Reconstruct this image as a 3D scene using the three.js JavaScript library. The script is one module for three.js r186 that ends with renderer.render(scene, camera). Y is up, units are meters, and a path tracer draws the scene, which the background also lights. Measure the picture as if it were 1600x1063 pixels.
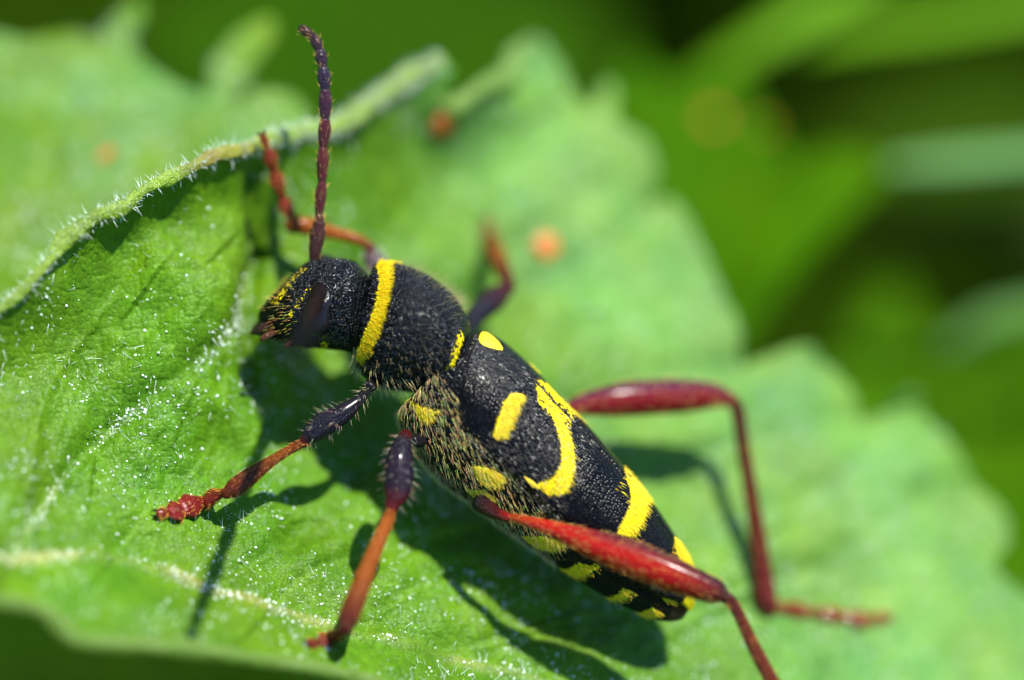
import * as THREE from 'three';
import { Sky } from 'three/addons/objects/Sky.js';
import { mergeGeometries } from 'three/addons/utils/BufferGeometryUtils.js';

// ---------------------------------------------------------------- camera, sky, sun, exposure
// The place is real size: a beetle 12 mm long on a leaf. Shapes are thought out in millimetres round the
// point in focus (x right, y up, z towards the lens); M turns them into metres in the world (y up).
const MM = 0.001, DIST = 110, PX = 22 / 1600, PITCH = THREE.MathUtils.degToRad(40), HEIGHT = 0.16;
const M = new THREE.Matrix4().makeTranslation(0, HEIGHT, 0)
  .multiply(new THREE.Matrix4().makeRotationX(-PITCH)).multiply(new THREE.Matrix4().makeScale(MM, MM, MM));
const ROT = new THREE.Matrix3().setFromMatrix4(new THREE.Matrix4().makeRotationX(-PITCH));
const v3 = (x, y, z) => new THREE.Vector3(x, y, z);

const scene = new THREE.Scene();
const camera = new THREE.PerspectiveCamera(2 * THREE.MathUtils.radToDeg(Math.atan(1063 * PX / 2 / DIST)), 1024 / 680, 0.01, 1000);
camera.position.copy(v3(0, 0, DIST).applyMatrix4(M));
camera.lookAt(0, HEIGHT, 0);
camera.focus = (DIST - 0.3) * MM;
camera.userData.fStop = 16.5;
scene.add(camera);

const sunDir = v3(0.30, 0.73, 0.61).applyMatrix3(ROT).normalize();
const sky = new Sky();
sky.name = 'sky'; sky.scale.setScalar(500);
Object.assign(sky.userData, { kind: 'structure' });
sky.material.uniforms.sunPosition.value.copy(sunDir);
sky.material.uniforms.turbidity.value = 3;
sky.material.uniforms.rayleigh.value = 1.2;
sky.material.uniforms.mieCoefficient.value = 0.004;
scene.add(sky);
scene.environmentIntensity = 0.1;
const sun = new THREE.DirectionalLight(new THREE.Color(1, 0.96, 0.86), 5);
sun.position.copy(sunDir); sun.castShadow = true; sun.shadow.radius = 3;
sun.shadow.camera.left = sun.shadow.camera.bottom = -0.15; sun.shadow.camera.right = sun.shadow.camera.top = 0.15;
sun.shadow.mapSize.set(4096, 4096);
scene.add(sun);
const renderer = new THREE.WebGLRenderer({ antialias: true });
renderer.setSize(1024, 680);
renderer.toneMapping = THREE.LinearToneMapping;
renderer.toneMappingExposure = 1.8;
renderer.shadowMap.enabled = true;

// ---------------------------------------------------------------- helpers
function rng(seed) { let a = seed >>> 0; return () => { a = (a + 0x6D2B79F5) | 0; let t = Math.imul(a ^ (a >>> 15), 1 | a); t = (t + Math.imul(t ^ (t >>> 7), 61 | t)) ^ t; return ((t ^ (t >>> 14)) >>> 0) / 4294967296; }; }
const clamp = (x, a = 0, b = 1) => Math.min(b, Math.max(a, x));
const lerp = (a, b, t) => a + (b - a) * t;
const sstep = (a, b, x) => { const t = clamp((x - a) / (b - a)); return t * t * (3 - 2 * t); };
const hash = (x, y, s) => { let h = Math.imul(x | 0, 374761393) ^ Math.imul(y | 0, 668265263) ^ Math.imul(s | 0, 2147483647 - 58); h = Math.imul(h ^ (h >>> 13), 1274126177); return ((h ^ (h >>> 16)) >>> 0) / 4294967296; };
// value noise, repeating every `per` cells (0: never)
function noise(x, y, s = 0, per = 0) {
  const ix = Math.floor(x), iy = Math.floor(y), fx = x - ix, fy = y - iy, w = (n) => per ? ((n % per) + per) % per : n;
  const u = fx * fx * (3 - 2 * fx), v = fy * fy * (3 - 2 * fy);
  return lerp(lerp(hash(w(ix), w(iy), s), hash(w(ix + 1), w(iy), s), u), lerp(hash(w(ix), w(iy + 1), s), hash(w(ix + 1), w(iy + 1), s), u), v);
}
const fbm = (x, y, s = 0, per = 0, n = 4) => { let a = 0.5, t = 0, m = 0; for (let i = 0; i < n; i++) { t += a * noise(x, y, s + i, per); m += a; a *= 0.5; x *= 2; y *= 2; per *= 2; } return t / m; };
function worley(x, y, s, per) {   // [nearest, second nearest, id]
  const ix = Math.floor(x), iy = Math.floor(y); let a = 9, b = 9, id = 0;
  for (let j = -1; j < 2; j++) for (let i = -1; i < 2; i++) {
    const cx = (((ix + i) % per) + per) % per, cy = (((iy + j) % per) + per) % per;
    const d = Math.hypot(ix + i + 0.15 + 0.7 * hash(cx, cy, s) - x, iy + j + 0.15 + 0.7 * hash(cx, cy, s + 1) - y);
    if (d < a) { b = a; a = d; id = hash(cx, cy, s + 2); } else if (d < b) b = d;
  }
  return [a, b, id];
}
function texture(w, h, f, srgb) {   // f(u, v) -> [r, g, b] or a number, 0..1
  const data = new Uint8Array(w * h * 4);
  for (let y = 0; y < h; y++) for (let x = 0; x < w; x++) {
    const c = f((x + 0.5) / w, (y + 0.5) / h), k = (y * w + x) * 4, p = typeof c === 'number' ? [c, c, c] : c;
    for (let i = 0; i < 3; i++) { let q = clamp(p[i]); if (srgb) q = q <= 0.0031308 ? q * 12.92 : 1.055 * q ** (1 / 2.4) - 0.055; data[k + i] = q * 255 + 0.5; }
    data[k + 3] = 255;
  }
  const t = new THREE.DataTexture(data, w, h);
  t.wrapS = t.wrapT = THREE.RepeatWrapping; t.magFilter = THREE.LinearFilter; t.minFilter = THREE.LinearMipmapLinearFilter; t.generateMipmaps = true;
  if (srgb) t.colorSpace = THREE.SRGBColorSpace;
  t.needsUpdate = true;
  return t;
}
const rep = (t, x, y) => { const c = t.clone(); c.repeat.set(x, y); c.needsUpdate = true; return c; };

// a point seen at (px, py) of the photograph and z mm nearer than the plane of focus
const at = (px, py, z = 0) => { const k = PX * (DIST - z) / DIST; return v3((px - 800) * k, (531.5 - py) * k, z); };
const toPx = (p) => { const k = PX * (DIST - p.z) / DIST; return [p.x / k + 800, 531.5 - p.y / k]; };

const used = new Map();
function numbered(name) { const n = used.get(name) ?? 0; used.set(name, n + 1); return n ? `${name}_${String(n).padStart(3, '0')}` : name; }
function thing(name, label, category, base, group) {   // base: in the millimetre frame
  const g = new THREE.Group(); g.name = numbered(name);
  g.position.copy(base.clone().applyMatrix4(M));
  g.userData = { label, category, ...(group ? { group } : {}) };
  scene.add(g);
  return g;
}
const rootOf = (o) => { let p = v3(0, 0, 0); for (; o && o !== scene; o = o.parent) p.add(o.position); return p; };
function part(name, geo, mat, parent, more = {}) {     // geo: in the millimetre frame
  const base = rootOf(parent);
  geo.applyMatrix4(M); geo.translate(-base.x, -base.y, -base.z);
  const m = new THREE.Mesh(geo, mat); m.name = name; m.castShadow = m.receiveShadow = true;
  Object.assign(m.userData, more); parent.add(m);
  return m;
}
function indexed(pos, uv, idx, col) {
  const g = new THREE.BufferGeometry();
  g.setAttribute('position', new THREE.Float32BufferAttribute(pos, 3));
  if (uv) g.setAttribute('uv', new THREE.Float32BufferAttribute(uv, 2));
  if (col) g.setAttribute('color', new THREE.Float32BufferAttribute(col, 3));
  g.setIndex(idx); g.computeVertexNormals();
  return g;
}
// a limb: a tube through points with a radius at each, rounded ends; flat < 1 squashes it along `flatAxis`
class Limb {
  constructor(pts, radii, { flat = 1, flatAxis = v3(0, 0, 1), seg = 18, step = 0.06 } = {}) {
    this.curve = new THREE.CatmullRomCurve3(pts, false, 'centripetal');
    this.len = this.curve.getLength(); this.n = Math.max(8, Math.ceil(this.len / step)); this.seg = seg;
    const cl = [0]; for (let i = 1; i < pts.length; i++) cl.push(cl[i - 1] + pts[i].distanceTo(pts[i - 1]));
    this.knots = cl.map((x) => x / cl[cl.length - 1]); this.radii = radii; this.flat = flat; this.axis = flatAxis;
  }
  r(t) {
    const k = this.knots; let i = 0; while (i < k.length - 2 && t > k[i + 1]) i++;
    const s = clamp((t - k[i]) / (k[i + 1] - k[i])), R = this.radii, a = R[Math.max(0, i - 1)], b = R[i], c = R[i + 1], d = R[Math.min(R.length - 1, i + 2)];
    return Math.max(0.003, 0.5 * (2 * b + (c - a) * s + (2 * a - 5 * b + 4 * c - d) * s * s + (3 * b - a - 3 * c + d) * s ** 3));
  }
  frame(t) {
    const p = this.curve.getPointAt(clamp(t)), T = this.curve.getTangentAt(clamp(t)).normalize();
    const A = this.axis.clone().addScaledVector(T, -this.axis.dot(T)).normalize();
    return { p, T, A, B: T.clone().cross(A) };
  }
  point(t, phi) {     // on the surface: phi 0 faces the axis
    const { p, T, A, B } = this.frame(t), r = this.r(t), n = A.clone().multiplyScalar(Math.cos(phi)).addScaledVector(B, Math.sin(phi));
    return { p: p.addScaledVector(A, Math.cos(phi) * r * this.flat).addScaledVector(B, Math.sin(phi) * r), n, T };
  }
  geo(color, lumpy = 0) {
    const pos = [], uv = [], idx = [], col = color ? [] : null, S = this.seg, rows = [];
    for (let i = -4; i <= this.n + 4; i++) rows.push(i < 0 ? [0, i] : i > this.n ? [1, i - this.n] : [i / this.n, 0]);
    rows.forEach(([t, cap]) => {
      const { p, T, A, B } = this.frame(t), r0 = this.r(t), a = cap / 4 * Math.PI / 2 * 0.98, r1 = r0 * Math.cos(a), c = p.clone().addScaledVector(T, r0 * 0.8 * Math.sin(a));
      for (let j = 0; j <= S; j++) {
        const f = j / S * 2 * Math.PI, r = r1 * (1 + lumpy * 2 * (fbm(t * this.len * 1.6 + 40, 40 + 1.3 * Math.cos(f), 33) - 0.5) + lumpy * (fbm(t * this.len * 6 + 40, 40 + 2 * Math.cos(f), 35) - 0.5)), q = c.clone().addScaledVector(A, Math.cos(f) * r * this.flat).addScaledVector(B, Math.sin(f) * r);
        pos.push(q.x, q.y, q.z); uv.push(t * this.len, j / S * 2 * Math.PI * 0.12);
        if (col) col.push(...color(t, f));
      }
    });
    for (let i = 0; i < rows.length - 1; i++) for (let j = 0; j < S; j++) { const a = i * (S + 1) + j, b = a + S + 1; idx.push(a, a + 1, b, b, a + 1, b + 1); }
    return indexed(pos, uv, idx, col);
  }
}
// a body: cross-sections given by a top point, a bottom point (as seen from the side) and the half-width in depth
class Loft {
  constructor(st) {   // [topX, topY, bottomX, bottomY, halfWidth, z]
    this.st = st.map(([a, b, c, d, w, z]) => { const T = at(a, b, z), B = at(c, d, z); return { C: T.clone().add(B).multiplyScalar(0.5), H: T.clone().sub(B).multiplyScalar(0.5), w }; });
    this.k = [0]; for (let i = 1; i < st.length; i++) this.k.push(this.k[i - 1] + Math.max(0.05, this.st[i].C.distanceTo(this.st[i - 1].C)));
    this.len = this.k[this.k.length - 1]; this.k = this.k.map((x) => x / this.len);
  }
  section(t) {
    const k = this.k, st = this.st; let i = 0; while (i < k.length - 2 && t > k[i + 1]) i++;
    const s = clamp((t - k[i]) / (k[i + 1] - k[i])), g = (f) => { const [a, b, c, d] = [Math.max(0, i - 1), i, i + 1, Math.min(st.length - 1, i + 2)].map((n) => f(st[n])); return 0.5 * (2 * b + (c - a) * s * 1 + (2 * a - 5 * b + 4 * c - d) * s * s + (3 * b - a - 3 * c + d) * s ** 3); };
    return { C: v3(g((q) => q.C.x), g((q) => q.C.y), g((q) => q.C.z)), H: v3(g((q) => q.H.x), g((q) => q.H.y), g((q) => q.H.z)), w: g((q) => q.w) };
  }
  at(t, a, grow = 0) {
    const { C, H, w } = this.section(t), h = H.length();
    return C.clone().addScaledVector(H, Math.cos(a) * (1 + grow / Math.max(h, 0.05))).add(v3(0, 0, Math.sin(a) * (w + grow)));
  }
  normal(t, a) {
    const e = 0.004, p = this.at(t, a), u = this.at(Math.min(1, t + e), a).sub(this.at(Math.max(0, t - e), a)), v = this.at(t, a + 0.02).sub(this.at(t, a - 0.02));
    const n = v.cross(u).normalize(), c = this.section(t).C; return n.dot(p.clone().sub(c)) < 0 ? n.negate() : n;
  }
  pick(px, py) {      // the place (t, angle) of the side facing the lens that is seen there
    let best = 1e9, out = [0, 0];
    for (let i = 0; i <= 240; i++) { const t = i / 240; for (let j = -6; j <= 66; j++) { const a = j / 60 * Math.PI, q = toPx(this.at(t, a)), d = (q[0] - px) ** 2 + (q[1] - py) ** 2; if (d < best) { best = d; out = [t, a]; } } }
    let [t0, a0] = out; for (let r = 0, h = 1 / 480, w = Math.PI / 120; r < 6; r++, h /= 2, w /= 2) for (const [dt, da] of [[h, 0], [-h, 0], [0, w], [0, -w]]) { const q = toPx(this.at(clamp(t0 + dt), a0 + da)), d = (q[0] - px) ** 2 + (q[1] - py) ** 2; if (d < best) { best = d; t0 = clamp(t0 + dt); a0 += da; } }
    return [t0, a0];
  }
  geo(nt, na, grow) {
    const pos = [], uv = [], idx = [];
    for (let i = 0; i <= nt; i++) for (let j = 0; j <= na; j++) { const t = i / nt, a = j / na * 2 * Math.PI, p = this.at(t, a, grow ? grow(t, a) : 0); pos.push(p.x, p.y, p.z); uv.push(t, j / na); }
    for (let i = 0; i < nt; i++) for (let j = 0; j < na; j++) { const a = i * (na + 1) + j, b = a + na + 1; idx.push(a, a + 1, b, b, a + 1, b + 1); }
    return indexed(pos, uv, idx);
  }
}
// a curved bristle: base radius 1, length 1 along +y, bent towards +x
const bristle = (bend) => {
  const pos = [], idx = [], R = 4;
  for (let i = 0; i < R; i++) { const t = i / (R - 1), r = 1 - 0.85 * t; for (let j = 0; j < 4; j++) pos.push(Math.cos(j * Math.PI / 2) * r, t, Math.sin(j * Math.PI / 2) * r); }
  for (let i = 0; i < R - 1; i++) for (let j = 0; j < 4; j++) { const a = i * 4 + j, b = i * 4 + (j + 1) % 4; idx.push(a, a + 4, b, b, a + 4, b + 4); }
  return { pos, idx, R, bend };
};
const HAIR = (() => { const b = bristle(0); return indexed(b.pos, null, b.idx); })();
function hairs(name, list, mat, parent, more = {}) {   // list of { p, d, len, r, c } in the millimetre frame
  const im = new THREE.InstancedMesh(HAIR, mat, list.length), base = rootOf(parent), up = v3(0, 1, 0), m = new THREE.Matrix4(), q = new THREE.Quaternion(), c = new THREE.Color();
  list.forEach((h, i) => {
    q.setFromUnitVectors(up, h.d.clone().applyMatrix3(ROT).normalize());
    m.compose(h.p.clone().applyMatrix4(M).sub(base), q, v3(h.r * MM, h.len * MM, h.r * MM)); im.setMatrixAt(i, m);
    if (h.c) im.setColorAt(i, c.setRGB(...h.c));
  });
  im.name = name; im.castShadow = im.receiveShadow = true; im.userData = { kind: 'stuff', ...more }; parent.add(im);
  return im;
}
const inPoly = (P, x, y) => { let c = false; for (let i = 0, j = P.length - 1; i < P.length; j = i++) if ((P[i][1] > y) !== (P[j][1] > y) && x < (P[j][0] - P[i][0]) * (y - P[i][1]) / (P[j][1] - P[i][1]) + P[i][0]) c = !c; return c; };
function segDist(P, x, y, closed) {   // distance to a polyline, and the side
  let best = 1e9, side = 1, along = 0;
  for (let i = 0; i < P.length - (closed ? 0 : 1); i++) {
    const a = P[i], b = P[(i + 1) % P.length], dx = b[0] - a[0], dy = b[1] - a[1], t = clamp(((x - a[0]) * dx + (y - a[1]) * dy) / (dx * dx + dy * dy + 1e-12));
    const d = Math.hypot(x - a[0] - t * dx, y - a[1] - t * dy);
    if (d < best) { best = d; side = Math.sign(dx * (y - a[1]) - dy * (x - a[0])) || 1; along = (i + t) / (P.length - 1); }
  }
  return [best, side, along];
}
const smooth2 = (P, closed, n) => new THREE.CatmullRomCurve3(P.map((p) => v3(p[0], p[1], p[2] ?? 0)), closed, 'centripetal').getPoints(n).map((p) => [p.x, p.y, p.z]);

// ---------------------------------------------------------------- leaf materials
const leafBump = texture(1024, 1024, (u, v) => {      // 4 mm of a downy leaf: swollen cells between a fine net of veinlets
  const wu = u + 0.012 * (fbm(u * 10, v * 10, 3, 10) - 0.5), wv = v + 0.012 * (fbm(u * 10, v * 10, 7, 10) - 0.5);
  const a = worley(wu * 11, wv * 11, 11, 11), b = worley(wu * 34, wv * 34, 21, 34), c = worley(u * 80, v * 80, 31, 80);
  return 0.42 * sstep(0, 0.35, a[1] - a[0]) + 0.28 * sstep(0, 0.5, b[1] - b[0]) + 0.12 * (1 - c[0]) + 0.18 * fbm(u * 40, v * 40, 5, 40);
}, false);
const leafTint = texture(1024, 1024, (u, v) => {      // 5 mm: mottling, paler veinlets, pale dots
  const wu = u + 0.02 * (fbm(u * 8, v * 8, 13, 8) - 0.5), wv = v + 0.02 * (fbm(u * 8, v * 8, 17, 8) - 0.5);
  const a = worley(wu * 13, wv * 13, 41, 13), b = worley(wu * 40, wv * 40, 51, 40), n = fbm(u * 6, v * 6, 61, 6), f = fbm(u * 60, v * 60, 71, 60, 3);
  const vein = 1 - sstep(0.02, 0.16, a[1] - a[0]), net = 1 - sstep(0.02, 0.25, b[1] - b[0]), spot = sstep(0.75, 0.95, b[2]) * (1 - sstep(0.1, 0.3, b[0]));
  const k = 0.62 + 0.3 * (n - 0.5) + 0.28 * (f - 0.5) + 0.10 * vein + 0.05 * net + 0.16 * spot;
  return [k * (1 + 0.25 * (n - 0.5)) , k, k * (1 - 0.4 * (n - 0.5))];
}, false);
function leafMaterial(color, { rough = 0.45, through = 0.3, bump = 0.03, sheen = 0.0, spec = 0.25 } = {}) {
  return new THREE.MeshPhysicalMaterial({ color: new THREE.Color().setRGB(...color), vertexColors: true, roughness: rough, map: rep(leafTint, 1 / 5, 1 / 5), bumpMap: rep(leafBump, 1 / 4, 1 / 4), bumpScale: bump * MM, transmission: through, thickness: 0, side: THREE.DoubleSide, specularIntensity: spec, sheen, sheenColor: new THREE.Color(0.8, 0.95, 0.9), sheenRoughness: 0.6 });
}

// ---------------------------------------------------------------- leaves: a blade over a tilted plane, raised by heights given at points, with veins, teeth and thickness
class Leaf {
  constructor({ origin, normal, outline, heights = [], veins = [], bumps = [], cell = 0.1, seed = 1, tint = null, thick = 0.14, wave = 0.05, relax = 0.004 }) {
    this.n = v3(...normal).normalize(); this.o = origin;
    this.e1 = v3(1, 0, -this.n.x / this.n.z).normalize(); this.e2 = this.n.clone().cross(this.e1);
    Object.assign(this, { cell, seed, thick, wave, tint });
    const ol = smooth2(outline.map(([x, y, h = 0]) => [...this.flat(x, y, h), h]), true, outline.length * 6);
    this.outline = ol.slice(0, -1);
    const ctl = [...heights, ...outline].map(([x, y, h = 0]) => [...this.flat(x, y, h), h]);
    this.fit(ctl, relax);
    this.bumps = bumps.map(([x, y, r, h]) => [...this.under(x, y), r, h]);
    this.veins = veins.map((v) => ({ ...v, pts: smooth2(v.pts.map(([x, y]) => this.under(x, y)), false, v.pts.length * 5) }));
  }
  flat(px, py, h) {   // where the sight line through a pixel meets the plane raised by h
    const d = at(px, py, 0).sub(v3(0, 0, DIST)), O = v3(0, 0, DIST), t = (h - O.clone().sub(this.o).dot(this.n)) / d.dot(this.n), q = O.addScaledVector(d, t).sub(this.o);
    return [q.dot(this.e1), q.dot(this.e2)];
  }
  under(px, py) { let h = 0, ab; for (let i = 0; i < 12; i++) { ab = this.flat(px, py, h); h = lerp(h, this.base(...ab), 0.7); } return ab; }
  hit(px, py) { let h = 0, ab; for (let i = 0; i < 16; i++) { ab = this.flat(px, py, h); h = lerp(h, this.base(...ab) + this.detail(...ab)[0], 0.6); } return ab; }   // the place on the finished surface
  fit(c, relax) {     // thin-plate surface through the control heights
    const n = c.length, N = n + 3, A = [], K = (r2) => r2 < 1e-9 ? 0 : r2 * Math.log(r2) * 0.5;
    for (let i = 0; i < n; i++) { A.push([]); for (let j = 0; j < n; j++) A[i].push(K((c[i][0] - c[j][0]) ** 2 + (c[i][1] - c[j][1]) ** 2) + (i === j ? relax * 10 : 0)); A[i].push(1, c[i][0], c[i][1], c[i][2]); }
    for (let k = 0; k < 3; k++) A.push([...c.map((p) => [1, p[0], p[1]][k]), 0, 0, 0, 0]);
    for (let i = 0; i < N; i++) { let p = i; for (let r = i + 1; r < N; r++) if (Math.abs(A[r][i]) > Math.abs(A[p][i])) p = r; [A[i], A[p]] = [A[p], A[i]]; for (let r = 0; r < N; r++) if (r !== i) { const f = A[r][i] / A[i][i]; if (f) for (let q = i; q <= N; q++) A[r][q] -= f * A[i][q]; } }
    const w = A.map((r, i) => r[N] / r[i]);
    this.base = (a, b) => { let h = w[n] + w[n + 1] * a + w[n + 2] * b; for (let i = 0; i < n; i++) h += w[i] * K((a - c[i][0]) ** 2 + (b - c[i][1]) ** 2); return h; };
  }
  detail(a, b) {      // [height, vein strength, nearest vein colour]
    let h = this.wave * 2 * (fbm(a * 0.9 + 50, b * 0.9 + 50, this.seed) - 0.5) + this.wave * (fbm(a * 2.6 + 50, b * 2.6 + 50, this.seed + 9) - 0.5), pale = 0, tone = null;
    for (const [x, y, r, k] of this.bumps) h += k * Math.exp(-(((a - x) ** 2 + (b - y) ** 2) / (r * r)));
    for (const v of this.veins) {
      const [d, side, along] = segDist(v.pts, a, b), fade = 1 - 0.6 * along, w = v.w ?? 0.3;
      h -= (v.amp ?? 0.1) * Math.exp(-((d / (w * 1.6)) ** 2)) * (side > 0 ? 1 : 1);
      if (v.step) h += v.step * side * Math.exp(-((d / (w * 3)) ** 2)) * sstep(0, w, d);
      if (v.bank) h += side > 0 ? v.bank * d / 0.8 * Math.exp(1 - d / 0.8) * (1 - sstep(1.2, 2.6, d)) : 0.22 * v.bank * Math.exp(-(((d - 0.2) / 0.14) ** 2));
      h += (v.amp ?? 0.1) * 0.55 * Math.exp(-((d / (w * 0.3)) ** 2));
      const q = (v.pale ?? 0.5) * fade * (0.25 + 0.9 * sstep(0.4, 0.62, fbm(a * 1.7 + 60, b * 1.7 + 60, 91))) * Math.exp(-((d / (w * 0.32)) ** 2)); if (q > pale) { pale = q; tone = v.tone; }
    }
    return [h, pale, tone];
  }
  point(a, b) { const h = this.base(a, b) + this.detail(a, b)[0]; return this.o.clone().addScaledVector(this.e1, a).addScaledVector(this.e2, b).addScaledVector(this.n, h); }
  geo() {
    const P = this.outline, c = this.cell, lo = [1e9, 1e9], hi = [-1e9, -1e9];
    for (const p of P) for (let k = 0; k < 2; k++) { lo[k] = Math.min(lo[k], p[k]); hi[k] = Math.max(hi[k], p[k]); }
    const nx = Math.ceil((hi[0] - lo[0]) / c) + 1, ny = Math.ceil((hi[1] - lo[1]) / c) + 1, id = new Int32Array((nx + 1) * (ny + 1)).fill(-1), ins = new Uint8Array(nx * ny);
    for (let j = 0; j < ny; j++) { // scanline fill by cell centres
      const y = lo[1] + (j + 0.5) * c, xs = [];
      for (let i = 0, k = P.length - 1; i < P.length; k = i++) if ((P[i][1] > y) !== (P[k][1] > y)) xs.push((P[k][0] - P[i][0]) * (y - P[i][1]) / (P[k][1] - P[i][1]) + P[i][0]);
      xs.sort((a, b) => a - b);
      for (let q = 0; q + 1 < xs.length; q += 2) for (let i = Math.max(0, Math.ceil((xs[q] - lo[0]) / c - 0.5)); i < nx && lo[0] + (i + 0.5) * c < xs[q + 1]; i++) ins[j * nx + i] = 1;
    }
    const ab = [], cells = [];
    const vert = (i, j) => { const k = j * (nx + 1) + i; if (id[k] < 0) { id[k] = ab.length; ab.push([lo[0] + i * c, lo[1] + j * c, i, j]); } return id[k]; };
    const full = (i, j) => i >= 0 && j >= 0 && i < nx && j < ny && ins[j * nx + i];
    for (let j = 0; j < ny; j++) for (let i = 0; i < nx; i++) if (full(i, j)) cells.push([vert(i, j), vert(i + 1, j), vert(i + 1, j + 1), vert(i, j + 1), i, j]);
    const dense = P;
    ab.forEach((p) => { // rim vertices move onto the outline
      const [, , i, j] = p; if (full(i, j) && full(i - 1, j) && full(i, j - 1) && full(i - 1, j - 1)) return;
      let best = 1e9, bx, by; for (let k = 0; k < dense.length; k++) { const a = dense[k], b = dense[(k + 1) % dense.length], dx = b[0] - a[0], dy = b[1] - a[1], t = clamp(((p[0] - a[0]) * dx + (p[1] - a[1]) * dy) / (dx * dx + dy * dy + 1e-12)), x = a[0] + t * dx, y = a[1] + t * dy, d = (x - p[0]) ** 2 + (y - p[1]) ** 2; if (d < best) { best = d; bx = x; by = y; } }
      if (best < (1.5 * c) ** 2) { p[0] = bx; p[1] = by; }
    });
    const N = ab.length, pos = new Float32Array(N * 6), uv = new Float32Array(N * 4), col = new Float32Array(N * 6), idx = [];
    ab.forEach(([a, b], k) => {
      const [dh, pale, tone] = this.detail(a, b), h = this.base(a, b) + dh, p = this.o.clone().addScaledVector(this.e1, a).addScaledVector(this.e2, b).addScaledVector(this.n, h);
      const f = 0.82 + 0.36 * fbm(a * 0.35 + 20, b * 0.35 + 20, this.seed + 30), y = fbm(a * 0.6 + 9, b * 0.6 + 9, this.seed + 40), t = tone ?? [1.9, 1.5, 4];
      const cc = [f * (0.8 + 0.5 * y), f, f * (1.2 - 0.4 * y)].map((x, i) => lerp(x, x * t[i], pale));
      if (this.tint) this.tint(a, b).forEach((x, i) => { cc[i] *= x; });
      p.toArray(pos, k * 3); p.addScaledVector(this.n, -this.thick).toArray(pos, (N + k) * 3);
      uv.set([a, b], k * 2); uv.set([a, b], (N + k) * 2); col.set(cc, k * 3); col.set(cc, (N + k) * 3);
    });
    for (const [a, b, d, e, i, j] of cells) {
      idx.push(a, b, d, a, d, e, N + a, N + d, N + b, N + a, N + e, N + d);
      if (!full(i, j - 1)) idx.push(a, N + a, b, b, N + a, N + b);
      if (!full(i + 1, j)) idx.push(b, N + b, d, d, N + b, N + d);
      if (!full(i, j + 1)) idx.push(d, N + d, e, e, N + d, N + e);
      if (!full(i - 1, j)) idx.push(e, N + e, a, a, N + e, N + a);
    }
    this.spots = ab;
    return indexed(pos, uv, idx, col);
  }
  normalAt(a, b) { const e = 0.06, p = this.point(a, b); return this.point(a + e, b).sub(p).cross(this.point(a, b + e).sub(p)).normalize(); }
}
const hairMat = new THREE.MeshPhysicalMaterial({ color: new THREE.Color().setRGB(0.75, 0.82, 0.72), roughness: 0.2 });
const DOT = new THREE.IcosahedronGeometry(1, 1);
function down(leaf, parent, count, seed, dots = true) {   // the leaf's coat: fine upright hairs, and white beads standing for glints and glands, thicker in patches
  const R = rng(seed), list = [], spots = [], base = rootOf(parent), lean = v3(-0.35, -0.1, 0.1);
  for (let i = 0; i < count; i++) {
    const s = leaf.spots[Math.floor(R() * leaf.spots.length)], a = s[0] + (R() - 0.5) * leaf.cell, b = s[1] + (R() - 0.5) * leaf.cell;
    if (R() > sstep(0.3, 0.62, fbm(a * 0.8 + 30, b * 0.8 + 30, seed))) continue;
    const p = leaf.point(a, b), n = leaf.normalAt(a, b);
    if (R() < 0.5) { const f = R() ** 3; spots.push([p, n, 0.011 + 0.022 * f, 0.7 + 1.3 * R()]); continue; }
    const d = n.clone().add(lean).add(v3(R() - 0.5, R() - 0.5, R() - 0.5).multiplyScalar(0.9)).normalize();
    list.push({ p: p.addScaledVector(n, -0.01), d, len: 0.1 + 0.28 * R() ** 1.6, r: 0.0055 + 0.003 * R() });
  }
  for (const v of leaf.veins) for (let i = 0; i < (v.dots ?? 0); i++) { // more of them along the chief veins
    const f = R() * (v.pts.length - 1), k = Math.floor(f), q = v.pts[k], e = v.pts[Math.min(v.pts.length - 1, k + 1)], w = (R() + R() - 1) * 0.35, a = lerp(q[0], e[0], f - k) + w, b = lerp(q[1], e[1], f - k) + (R() + R() - 1) * 0.25;
    if (fbm(a * 1.7 + 60, b * 1.7 + 60, 91) < 0.42) continue;
    const p = leaf.point(a, b), n = leaf.normalAt(a, b);
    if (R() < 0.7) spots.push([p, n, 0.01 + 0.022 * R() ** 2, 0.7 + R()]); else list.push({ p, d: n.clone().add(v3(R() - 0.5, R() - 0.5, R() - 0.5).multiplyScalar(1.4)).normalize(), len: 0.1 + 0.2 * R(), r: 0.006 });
  }
  hairs('leaf_hair', list, hairMat, parent);
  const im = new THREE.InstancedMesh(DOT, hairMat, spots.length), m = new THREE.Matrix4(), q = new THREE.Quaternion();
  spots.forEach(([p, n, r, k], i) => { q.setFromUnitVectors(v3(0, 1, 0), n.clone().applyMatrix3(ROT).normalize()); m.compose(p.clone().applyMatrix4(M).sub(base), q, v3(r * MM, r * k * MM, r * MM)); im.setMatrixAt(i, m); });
  im.name = 'gland_glint'; im.castShadow = im.receiveShadow = true; im.userData = { kind: 'stuff' }; parent.add(im);
}

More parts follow.
